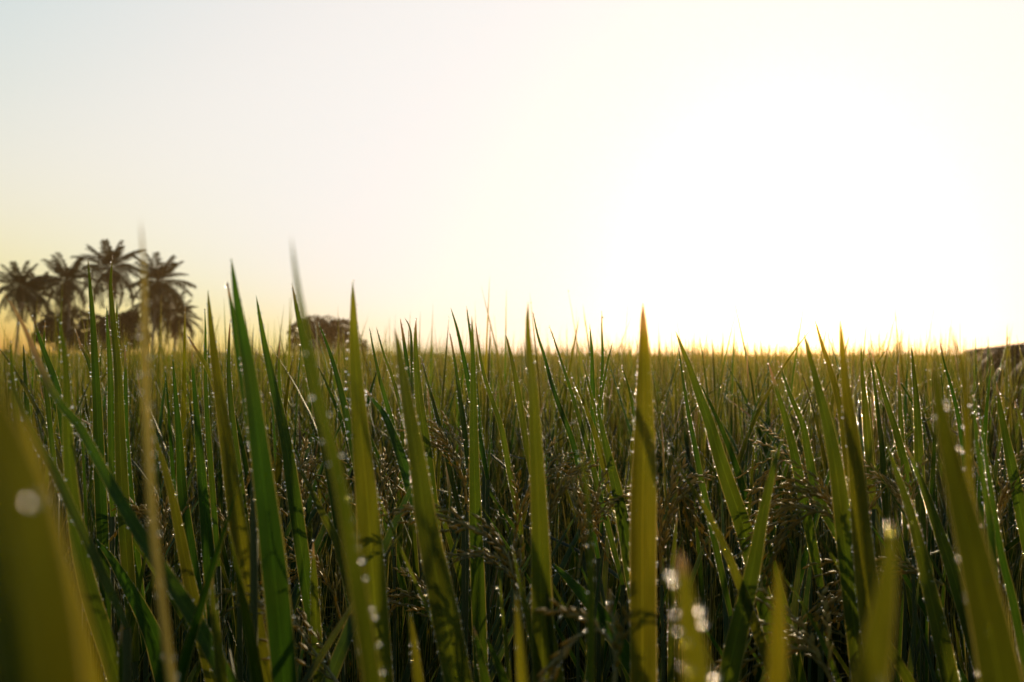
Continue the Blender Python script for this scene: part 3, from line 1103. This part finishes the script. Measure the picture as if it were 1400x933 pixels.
# ---- centre left
hero('slender dark blade with a hooked thin tip right of the tallest dark blade', [(350, 403), (357, 445), (366, 492), (379, 550), (391, 605), (402, 680), (412, 750)], 19, .75, .2, short='the hooked slender blade')
hero('leaning blade whose tip stands before the blurred front blade', [(399, 387), (406, 425), (414, 462), (425, 515), (440, 580), (455, 650), (468, 730)], 19, .72, .25, short='the leaning blade by the round tree')
hero('wide blurred front blade with a row of golden light beads down its right edge',
     [(398, 322), (402, 355), (407, 390), (414, 430), (423, 475), (434, 530), (448, 590), (461, 640), (470, 685), (479, 735), (488, 790), (498, 850), (509, 925), (515, 970)], 38, .29, .4, .8, yaw=-16, fold=.3,
     dew=.25, face=1, taper=.24, lower=False, short='the blurred front blade',
     drops=[(468, 622, 1.1), (477, 682, 1.5), (482, 712, 1.4), (487, 733, 1.3), (490, 748, 1.3), (495, 766, 1.7), (509, 832, 1.2), (513, 843, 1.4), (524, 918, 1.4), (519, 880, 1.1), (464, 655, 1.1), (500, 790, 1.2)])
hero('sharp olive blade with a chain of ring-like drops on its left edge', [(482, 384), (483, 415), (484, 450), (486, 490), (490, 545), (495, 605), (501, 670), (507, 745), (512, 820), (518, 900)], 37, .56, .65, 1.05,
     yaw=-14, dew=1.0, short='the sharp olive blade',
     drops=[(476, 455, 1.2), (475, 466, 1.2), (475, 478, 1.3), (474, 490, 1.2), (473, 508, 1.2), (473, 531, 2.0), (473, 522, 1.1), (474, 556, 1.2), (474, 573, 1.4), (475, 590, 1.2), (475, 600, 1.2), (476, 627, 1.3), (476, 642, 1.2)])
hero('dark leaf leaning right with a large drop on its tip', [(499, 531), (512, 550), (525, 567), (541, 605), (556, 650), (572, 700)], 17, .78, .1, drops=[(500, 539, 2.6), (507, 545, 2.2)])
hero('narrow leaf before the round tree with a dotted right margin', [(435, 441), (445, 466), (457, 502), (468, 545), (480, 600), (492, 660)], 12, .95, .15)
hero('thin straight blade right of the sharp olive blade', [(505, 447), (511, 480), (520, 520), (534, 570), (546, 620)], 8, 1.1, .2)
hero('thin crossing blade beaded all along its leaning edge', [(514, 446), (525, 485), (535, 512), (547, 552), (560, 600)], 7, 1.1, .35, dew=1.5)
hero('broad blade with a bright yellow strip left of the paired tips at centre left', [(539, 447), (545, 478), (550, 512), (557, 555), (566, 605), (573, 650), (582, 715), (596, 785), (611, 860), (628, 945)], 38, .52, .55,
     short='the broad yellow-stripped blade')
hero('dark narrow tip, left one of two paired tips', [(547, 435), (552, 465), (557, 505), (562, 560)], 9, 1.0, .1)
hero('thin hooked tip touching the paired tips from the left', [(553, 434), (561, 452), (563, 490), (566, 550)], 7, 1.0, .3)
hero('straight green blade, right one of two paired tips', [(569, 435), (568, 465), (570, 505), (574, 550), (582, 610), (590, 680)], 17, .85, .4, short='the paired tips')
hero('straight thin beaded blade slanting behind the paired tips', [(575, 487), (585, 525), (600, 580), (614, 640)], 7, .95, .4, dew=1.5)
hero('thin dark blade leaning left with a bare tip high over the centre left', [(616, 420), (625, 450), (633, 485), (640, 520), (648, 560)], 8, 1.05, .05, short='the thin dark leaning blade')
hero('very thin blade tip just left of the tall central-left blade', [(638, 419), (641, 442), (645, 470), (650, 520)], 6, 1.1, .2)
hero('tall straight green blade, even in width, left of centre', [(645, 431), (646, 465), (647, 515), (648, 605), (650, 700), (653, 790), (656, 870)], 20, .78, .3, short='the even straight blade')
hero('thin beaded blade bending right behind the even straight blade', [(650, 439), (654, 470), (661, 510), (672, 545), (684, 580), (694, 630)], 8, 1.0, .4, dew=1.4)
hero('thin beaded blade left of the even straight blade, vertical', [(614, 453), (619, 478), (626, 525), (631, 562), (637, 610)], 8, 1.0, .3, dew=1.4)
hero('short slim blade halfway between the even straight blade and the central blade', [(691, 456), (697, 480), (704, 512), (712, 560)], 9, 1.2, .5)
hero('thin pale blade right of the round tree with bent tip', [(383, 464), (381, 500), (384, 550), (392, 620)], 8, 1.1, .3)
hero('short olive leaf with a bright drop below its tip, before the dark gap', [(401, 615), (412, 645), (426, 672), (443, 706), (460, 740), (474, 790)], 12, .68, .6, drops=[(410, 643, 2.2), (429, 673, 1.2), (446, 704, 1.2)])
hero('short upright leaf with a drop balanced on its tip, low centre left', [(428, 739), (429, 775), (431, 825), (434, 890)], 15, .7, .45, drops=[(428, 738, 2.0)])
hero('thin bare stalk slanting down right across the dark gap', [(504, 618), (511, 662), (525, 697), (540, 732), (562, 783), (586, 836), (608, 890), (632, 945)], 6, .62, .5, 1.3, drops=[(562, 784, 1.8), (508, 666, 1.8), (522, 687, 1.4), (537, 735, 1.4)], dew=.9,
     short='the thin bare stalk')
hero('short orange-lit leaf tip at the bottom, left of the panicle', [(560, 838), (566, 880), (573, 950)], 14, .42, .95, 1.2, lower=False)
hero('green leaf tip low at centre rising from the dark', [(647, 854), (656, 895), (667, 950)], 14, .6, .2)
hero('twin of the low centre tip, leaning more to the left', [(663, 870), (679, 903), (697, 950)], 14, .58, .25)
hero('golden blurred leaf tip at the bottom right under the panicle', [(706, 812), (710, 865), (717, 950)], 15, .36, 1.0, 1.3, lower=False, dew=.6)
hero('thin leaf curving down right of the golden blurred tip', [(700, 745), (711, 800), (724, 855), (742, 950)], 12, .55, .5)
hero('pointed olive leaf tip low, right against the central blade base', [(747, 808), (752, 850), (760, 900), (768, 950)], 16, .55, .6)

# ---- centre right
hero('tall central blade with a bright strip on its left half', [(722, 411), (721, 445), (723, 480), (728, 530), (731, 590), (734, 650), (737, 720), (739, 790), (741, 870), (743, 950)], 30, .55, .6, yaw=18, short='the tall central blade')
hero('thin dark blade leaning right from the tall central blade', [(728, 424), (735, 458), (745, 490), (754, 525), (767, 562), (784, 608), (798, 670)], 9, .95, .1, short='the thin right-leaning blade')
hero('long thin beaded blade leaning right, second beside the tall central blade', [(751, 446), (760, 472), (769, 500), (778, 527), (788, 560), (803, 612), (818, 670)], 8, .92, .3, dew=1.5)
hero('short dark blade left of the needle-thin vertical tip', [(806, 443), (809, 480), (810, 525), (812, 590)], 9, 1.15, .1)
hero('needle-thin vertical tip between the central blade and the main golden blade', [(823, 425), (823, 455), (824, 488), (822, 555), (822, 620)], 7, 1.15, .1, short='the needle-thin tip')
hero('thin curved blade leaning left just past the needle-thin tip', [(838, 467), (831, 493), (825, 525), (819, 560), (816, 610)], 6, 1.0, .3)
hero('main tall broad blade with gold-lit centre and ring drops, alone against white sky',
     [(879, 412), (879, 440), (880, 470), (880, 510), (880, 555), (880, 605), (879, 660), (878, 730), (878, 830), (879, 950)], 36, .52, .9, 1.05, yaw=14, fold=.3, dew=.9, face=5, taper=.10,
     drops=[(894, 664, 2.0), (860, 675, 1.7), (860, 710, 1.3), (887, 510, 1.4), (888, 535, 1.4), (889, 555, 1.2), (891, 585, 1.4), (891, 602, 1.4), (870, 512, 1.2), (869, 553, 1.4), (890, 570, 1.2), (866, 575, 1.2), (865, 600, 1.2)],
     short='the main golden blade')
hero('leaning green blade with bright beaded margin right of the main golden blade', [(923, 451), (931, 472), (943, 502), (957, 543), (970, 578), (984, 625), (999, 670), (1018, 725), (1036, 790)], 24, .75, .35, dew=1.2,
     short='the leaning green blade')
hero('thin beaded blade alongside the left of the leaning green blade', [(927, 471), (934, 522), (941, 566), (950, 612), (960, 665), (972, 720)], 9, .9, .2, dew=1.5)
hero('short thin beaded blade close left of the main golden blade', [(850, 500), (861, 535), (868, 572), (874, 620)], 7, .95, .3, dew=1.4)
hero('thin leaning blade with gold dew between the needle tip and the central blade', [(782, 516), (797, 548), (813, 592), (826, 640)], 8, .9, .7, dew=1.4)
hero('thin vertical beaded blade under the needle-thin tip', [(797, 492), (807, 535), (818, 575), (828, 620)], 7, .9, .4, dew=1.4)
hero('green leaf leaning toward the main golden blade from the left', [(815, 548), (826, 600), (841, 662), (853, 722), (864, 790)], 20, .78, .3, short='the leaf left of the main golden blade')
hero('blurred thin stalk with one glowing orange drop left of the main golden blade', [(781, 545), (788, 590), (797, 640), (805, 700), (807, 760), (807, 850), (806, 950)], 11, .40, .5, 1.1, yaw=30, dew=.5,
     drops=[(805, 713, 1.6), (808, 742, 1.3), (806, 772, 1.2)], lower=False, short='the blurred thin stalk')
hero('leaf slanting down right with glowing drops on its ridge', [(912, 615), (932, 645), (957, 685), (978, 722), (992, 752), (1008, 790), (1026, 838), (1052, 910)], 14, .58, .75, dew=1.0,
     drops=[(958, 676, 1.3), (961, 685, 1.4), (978, 713, 1.5), (981, 722, 1.5), (992, 750, 2.2), (997, 775, 1.4), (1027, 867, 1.6)], short='the ridge-lit slanting leaf')
hero('wide green leaf leaning left, right arm of a V of two leaves', [(1070, 598), (1056, 645), (1042, 705), (1030, 770), (1015, 835), (1000, 900), (990, 955)], 28, .58, .4, dew=1.0, short='the V-forming leaf')
hero('blurred bright leaf tip at the bottom with large golden light discs', [(928, 752), (936, 790), (943, 840), (950, 890), (958, 960)], 36, .2, .85, 1.2, dew=.2, face=0, lower=False, taper=.02,
     drops=[(917, 784, 1.9), (921, 796, 1.3), (955, 832, 2.2), (959, 850, 2.3), (937, 877, 2.1), (942, 916, 2.1), (976, 923, 2.2), (923, 838, 1.3), (926, 861, 1.4)], short='the blurred tip with light discs')
hero('dark bluish leaf lying low and slanting, its top covered in drops', [(752, 768), (775, 790), (800, 817), (822, 842), (845, 878)], 24, .72, .0, .9, yaw=0, fold=.05, dew=.6, face=45)
hero('thin dark blade left of the ridge-lit slanting leaf, low', [(927, 697), (923, 735), (919, 780), (918, 840)], 9, .75, .5)

# ---- right third
hero('wide leaning blade left of the glowing orange-tipped blade', [(1098, 453), (1108, 492), (1120, 538), (1132, 585), (1141, 632), (1149, 690), (1157, 760), (1166, 840)], 26, .62, .45, short='the wide leaning blade')
hero('narrow orange-lit blade leaning into the glowing orange-tipped blade', [(1114, 437), (1125, 475), (1137, 512), (1148, 552), (1156, 600), (1163, 660)], 14, .75, .8)
hero('glowing orange-tipped tall blade on the right, widest under the sun', [(1148, 432), (1150, 455), (1153, 490), (1157, 530), (1162, 570), (1168, 612), (1173, 665), (1179, 730), (1187, 810), (1197, 900)], 30, .55, .85, 1.05, yaw=-12, dew=1.1,
     short='the glowing orange-tipped blade')
hero('beaded blade leaning right, leftmost of the right-hand group', [(1050, 495), (1064, 540), (1077, 583), (1088, 630), (1100, 690)], 14, .78, .3, dew=1.5, short='the leftmost right-hand blade')
hero('second beaded leaning blade of the right-hand group, longer and thinner', [(1063, 491), (1080, 540), (1097, 580), (1105, 622), (1117, 677), (1143, 727)], 14, .78, .3, dew=1.5)
hero('thin pointed blade just right of the glowing orange-tipped blade', [(1177, 474), (1179, 512), (1183, 560), (1188, 620)], 11, 1.1, .5)
hero('narrow beaded blade, first of a close trio right of the glowing blade', [(1187, 477), (1194, 512), (1199, 552), (1206, 612), (1211, 690)], 9, .9, .3, dew=1.5)
hero('dark leaning blade, middle of the close trio right of the glowing blade', [(1191, 478), (1202, 515), (1212, 550), (1225, 590), (1238, 640), (1250, 690)], 12, .95, .35, short='the close trio')
hero('straight slim beaded blade standing alone before the bare horizon', [(1246, 472), (1249, 508), (1253, 552), (1256, 620), (1258, 690)], 14, .88, .35, dew=1.3, short='the lone slim beaded blade')
hero('short straight blade left of the lone slim beaded blade', [(1227, 497), (1229, 525), (1231, 575), (1234, 640)], 9, 1.1, .4)
hero('thin dark arching blade leaning right beside the blurred orange tip', [(1284, 462), (1291, 497), (1300, 528), (1309, 565), (1316, 607), (1322, 660)], 8, .85, .05, short='the thin dark arching blade')
hero('blurred orange tip bending right with ring drops below', [(1298, 446), (1306, 472), (1315, 498), (1320, 540), (1323, 600), (1328, 680), (1335, 760)], 12, .42, .9, 1.1, dew=.6, lower=False,
     drops=[(1318, 640, 1.4), (1323, 658, 1.4), (1326, 668, 1.3), (1329, 679, 1.2), (1307, 703, 1.5), (1342, 718, 1.2), (1316, 618, 1.2)])
hero('largest olive blade at the right edge, broad and out of focus', [(1276, 500), (1284, 555), (1295, 610), (1310, 675), (1327, 745), (1344, 820), (1358, 885), (1372, 960)], 64, .30, .6, .68, yaw=12, fold=.35, dew=.2, face=4,
     taper=.12, lower=False, drops=[(1349, 866, 1.0)], short='the largest right blade')
hero('greyish thin stalk running along the largest right blade', [(1331, 538), (1335, 605), (1345, 665), (1353, 712), (1358, 765)], 9, .6, .2, 1.5)
hero('dark beaded thin blade right of the largest right blade', [(1338, 555), (1345, 605), (1357, 687), (1368, 755), (1384, 820), (1396, 880)], 11, .62, .2, dew=1.4)
hero('green pointed blade before the earth bank', [(1362, 521), (1367, 558), (1376, 605), (1386, 655), (1397, 710)], 16, .8, .3, short='the blade before the bank')
hero('bright-edged short leaf tip at the right margin', [(1386, 547), (1394, 568), (1403, 600), (1412, 640)], 10, .7, .6)
hero('pointed leaf with drops, left one of two low leaves on the right', [(1211, 604), (1225, 645), (1240, 688), (1254, 738), (1268, 798), (1284, 865), (1302, 950)], 23, .6, .5, dew=1.1,
     drops=[(1247, 714, 1.8), (1256, 748, 1.6), (1270, 781, 1.6), (1275, 795, 1.6), (1288, 844, 1.6), (1291, 852, 1.7)], short='the low pointed leaf')
hero('pointed leaf beaded on both margins, right one of two low leaves', [(1237, 606), (1255, 648), (1270, 688), (1285, 732), (1301, 778), (1316, 830)], 18, .7, .35, dew=1.5, drops=[(1254, 637, 1.7), (1288, 730, 1.5)])
hero('very blurred pale blade at the bottom right under a big light disc', [(1219, 712), (1214, 770), (1206, 830), (1196, 885), (1182, 960)], 44, .2, .8, 1.0, dew=0, face=0, lower=False, taper=.03,
     drops=[(1217, 724, 2.3), (1205, 930, 1.9)], short='the very blurred pale blade')
hero('blurred orange-lit leaf tip at the bottom between the V and the right group', [(1062, 770), (1064, 815), (1063, 870), (1060, 960)], 24, .24, 1.0, 1.3, dew=0, face=0, lower=False, taper=.02)
hero('thin green leaf slanting down right at the bottom', [(1080, 797), (1100, 831), (1122, 872), (1152, 945)], 8, .62, .3, 1.2)
hero('thin upright stalk beside the drooping seed head at the bottom centre', [(682, 766), (686, 825), (692, 880), (698, 950)], 7, .6, .5, drops=[(680, 803, 2.0)])


# ---- seed heads close to the camera, grain by grain
def hero_panicle(label, path, d, seed, n_branch=12, per=10, spread=.3, blen=.06, grains=True, yawd=0.0):
    r = np.random.default_rng(seed)
    P = catmull(np.array([px(x, y, d + yawd * k) for k, (x, y) in enumerate(path)]), 14)
    base = np.array([P[0][0] + r.normal(0, .01), P[0][1] + .02, 0])
    root = link('rice_plant', None, loc=base)
    tag(root, label, 'rice plant', 'rice plants with drooping seed heads')
    V, F = tube(catmull([base, (base + P[0]) / 2, P[0], P[1]], 10) - base, np.linspace(.003, .0012, 10), 6)
    link('stem', new_mesh('stem', V, F, M_CULM), root)
    if grains:
        tubes, gr = panicle_layout(P - base, r, n_branch, per, spread, blen)
        V, F = merge(tubes)
        pan = link('panicle', new_mesh('panicle', V, F, M_STALK), root)
        for p, fr, sc in gr:
            o = link('grain', GRAIN, pan)
            from mathutils import Matrix
            m = Matrix(((*fr[0] * sc, p[0]), (*fr[1] * sc, p[1]), (*fr[2] * sc, p[2]), (0, 0, 0, 1)))
            o.matrix_local = m
        tips = np.array([p for p, _, _ in gr])
    else:
        me, tips = panicle_mesh(P - base, seed, branches=n_branch, per=per, spread=spread, blen=blen)
        pan = link('panicle', me, root)
    kk = r.choice(len(tips), min(len(tips), 26))
    C = tips[kk] + r.normal(0, .0012, (len(kk), 3))
    v, f_ = balls(C, r.uniform(.0003, .00085, len(kk)), ICO2_V, ICO2_F)
    o = link('dew', new_mesh('dew', v, f_, M_DEW), pan)
    o['kind'] = 'stuff'
    return root


hero_panicle('arching seed head lit orange at the centre, pointing left over the dark gap', [(706, 850), (702, 790), (690, 752), (665, 733), (635, 717), (600, 703), (572, 697)], .62, 1, 10, 8, .22, .042)
hero_panicle('brown seed head hanging just under the orange-lit one', [(716, 860), (706, 800), (688, 775), (662, 762), (640, 762), (618, 770)], .66, 2, 8, 7, .25, .04)
hero_panicle('drooping dark seed head low on the left, below the drop-tipped leaf', [(480, 960), (455, 925), (425, 885), (400, 852), (372, 832), (352, 822)], .6, 3, 9, 7, .3, .045)
hero_panicle('orange-flecked seed head at the bottom, left of the main golden blade', [(838, 950), (842, 900), (828, 868), (805, 862), (780, 882), (758, 915)], .45, 4, 8, 7, .25, .035)
soft = [
    ('brown seed head arching left between the paired tips and the even straight blade', [(640, 700), (632, 650), (618, 618), (600, 600), (585, 598)], .85),
    ('bushy brown seed head right of the even straight blade', [(700, 760), (712, 700), (728, 660), (760, 640), (790, 655)], .9),
    ('seed head drooping right of the tall central blade, dew on its grains', [(745, 760), (752, 700), (765, 668), (785, 672), (800, 700)], .8),
    ('seed head hanging left of the main golden blade in shade', [(790, 790), (800, 730), (820, 690), (842, 684), (856, 700)], .75),
    ('dark seed head curling right of the main golden blade', [(905, 800), (902, 730), (910, 690), (925, 665), (938, 690)], .75),
    ('full brown seed head arching left beside the V-forming leaf', [(1175, 770), (1155, 722), (1125, 700), (1090, 712), (1060, 745)], .68),
    ('long brown seed head arching left, above the full one', [(1165, 740), (1148, 700), (1118, 678), (1085, 685), (1055, 705)], .74),
    ('flat dark seed head behind the very blurred pale blade', [(1290, 800), (1260, 785), (1225, 782), (1190, 792), (1150, 812)], .7),
    ('seed head hanging right of the largest right blade', [(1360, 780), (1365, 700), (1378, 660), (1396, 668), (1412, 700)], .8),
    ('drooping seed head at the bottom right, left of the thin green leaf', [(1140, 950), (1130, 915), (1110, 892), (1088, 888), (1066, 905)], .55),
    ('thin seed head in the shade left of the drop-tipped leaf', [(420, 760), (412, 700), (408, 660), (420, 640), (440, 660)], .85),
    ('seed head behind the blurred front blade, heavy and brown', [(540, 760), (530, 700), (520, 672), (530, 655), (548, 668)], .85),
    ('seed head in the dark gap under the thin bare stalk', [(640, 900), (610, 850), (580, 820), (555, 815), (535, 830)], .8),
    ('small seed head between the two low right leaves', [(1250, 760), (1240, 700), (1232, 672), (1215, 664), (1195, 680)], .85),
    ('seed head behind the wide leaning blade, half lit', [(1110, 700), (1098, 650), (1085, 628), (1068, 632), (1052, 655)], .95),
    ('dark seed head behind the straw stalk at left', [(225, 800), (222, 740), (216, 712), (200, 700), (184, 715)], .85),
    ('seed head drooping between the two widest left blades', [(330, 790), (325, 730), (335, 690), (352, 690), (366, 712)], .9),
    ('low seed head in the shade behind the short upright leaf', [(470, 860), (450, 800), (425, 780), (400, 790), (385, 812)], .8),
]
for i, (lab, pth, d) in enumerate(soft):
    hero_panicle(lab, pth, d, 40 + i, 13, 12, .34, .065, grains=False, yawd=.01)

# ---- clumps between and behind them
MARKS = [h for h in HEROES if h[0]]
placed = [(h[4][0], h[4][1]) for h in HEROES if h[3] > .4]
spots = []
tries = 0
while len(spots) < 165 and tries < 20000:
    tries += 1
    d = math.sqrt(rng.uniform(0.72 ** 2, 2.75 ** 2))
    a = rng.uniform(R(-30), R(30))
    x, y = d * math.sin(a), d * math.cos(a)
    if any((x - u) ** 2 + (y - v) ** 2 < .105 ** 2 for u, v in spots):
        continue
    if open_lane(x, y):
        continue            # a thin place in the stand that lets the low sun through
    spots.append((x, y))
spots.sort(key=lambda s: s[1])
count = {}
ORD = ['', 'second ', 'third ', 'fourth ', 'fifth ', 'sixth ', 'seventh ', 'eighth ', 'ninth ', 'tenth ', 'eleventh ', 'twelfth ', 'thirteenth ', 'fourteenth ', 'fifteenth ', 'sixteenth ', 'seventeenth ', 'eighteenth ', 'nineteenth ', 'twentieth ']
for i, (x, y) in enumerate(spots):
    lim = 0.70 + 0.29 * min(1.0, max(0.0, (y - 0.65) / 0.75)) + rng.normal(0, .02)
    sc = min(1.02, lim / 0.985) * rng.uniform(.97, 1.03)
    X0 = 700 + FPX * x / y
    mk = min(MARKS, key=lambda h: abs(h[1] - X0))
    sidew = 'left of' if X0 < mk[1] else 'right of'
    key = (mk[0], sidew)
    c = count.get(key, 0)
    count[key] = c + 1
    size = 'bushy' if y < 1.2 else 'dewy' if y < 2 else 'small'
    lab = f'{ORD[min(c, 19)]}{size} rice clump back, {sidew} {mk[0]}'
    if c == 0:
        lab = f'nearest {size} rice clump {sidew} {mk[0]}'
    place_clump(i % len(PROTO), x, y, rng.uniform(0, 6.28), sc, lab, 'rice clumps standing behind the near blades')
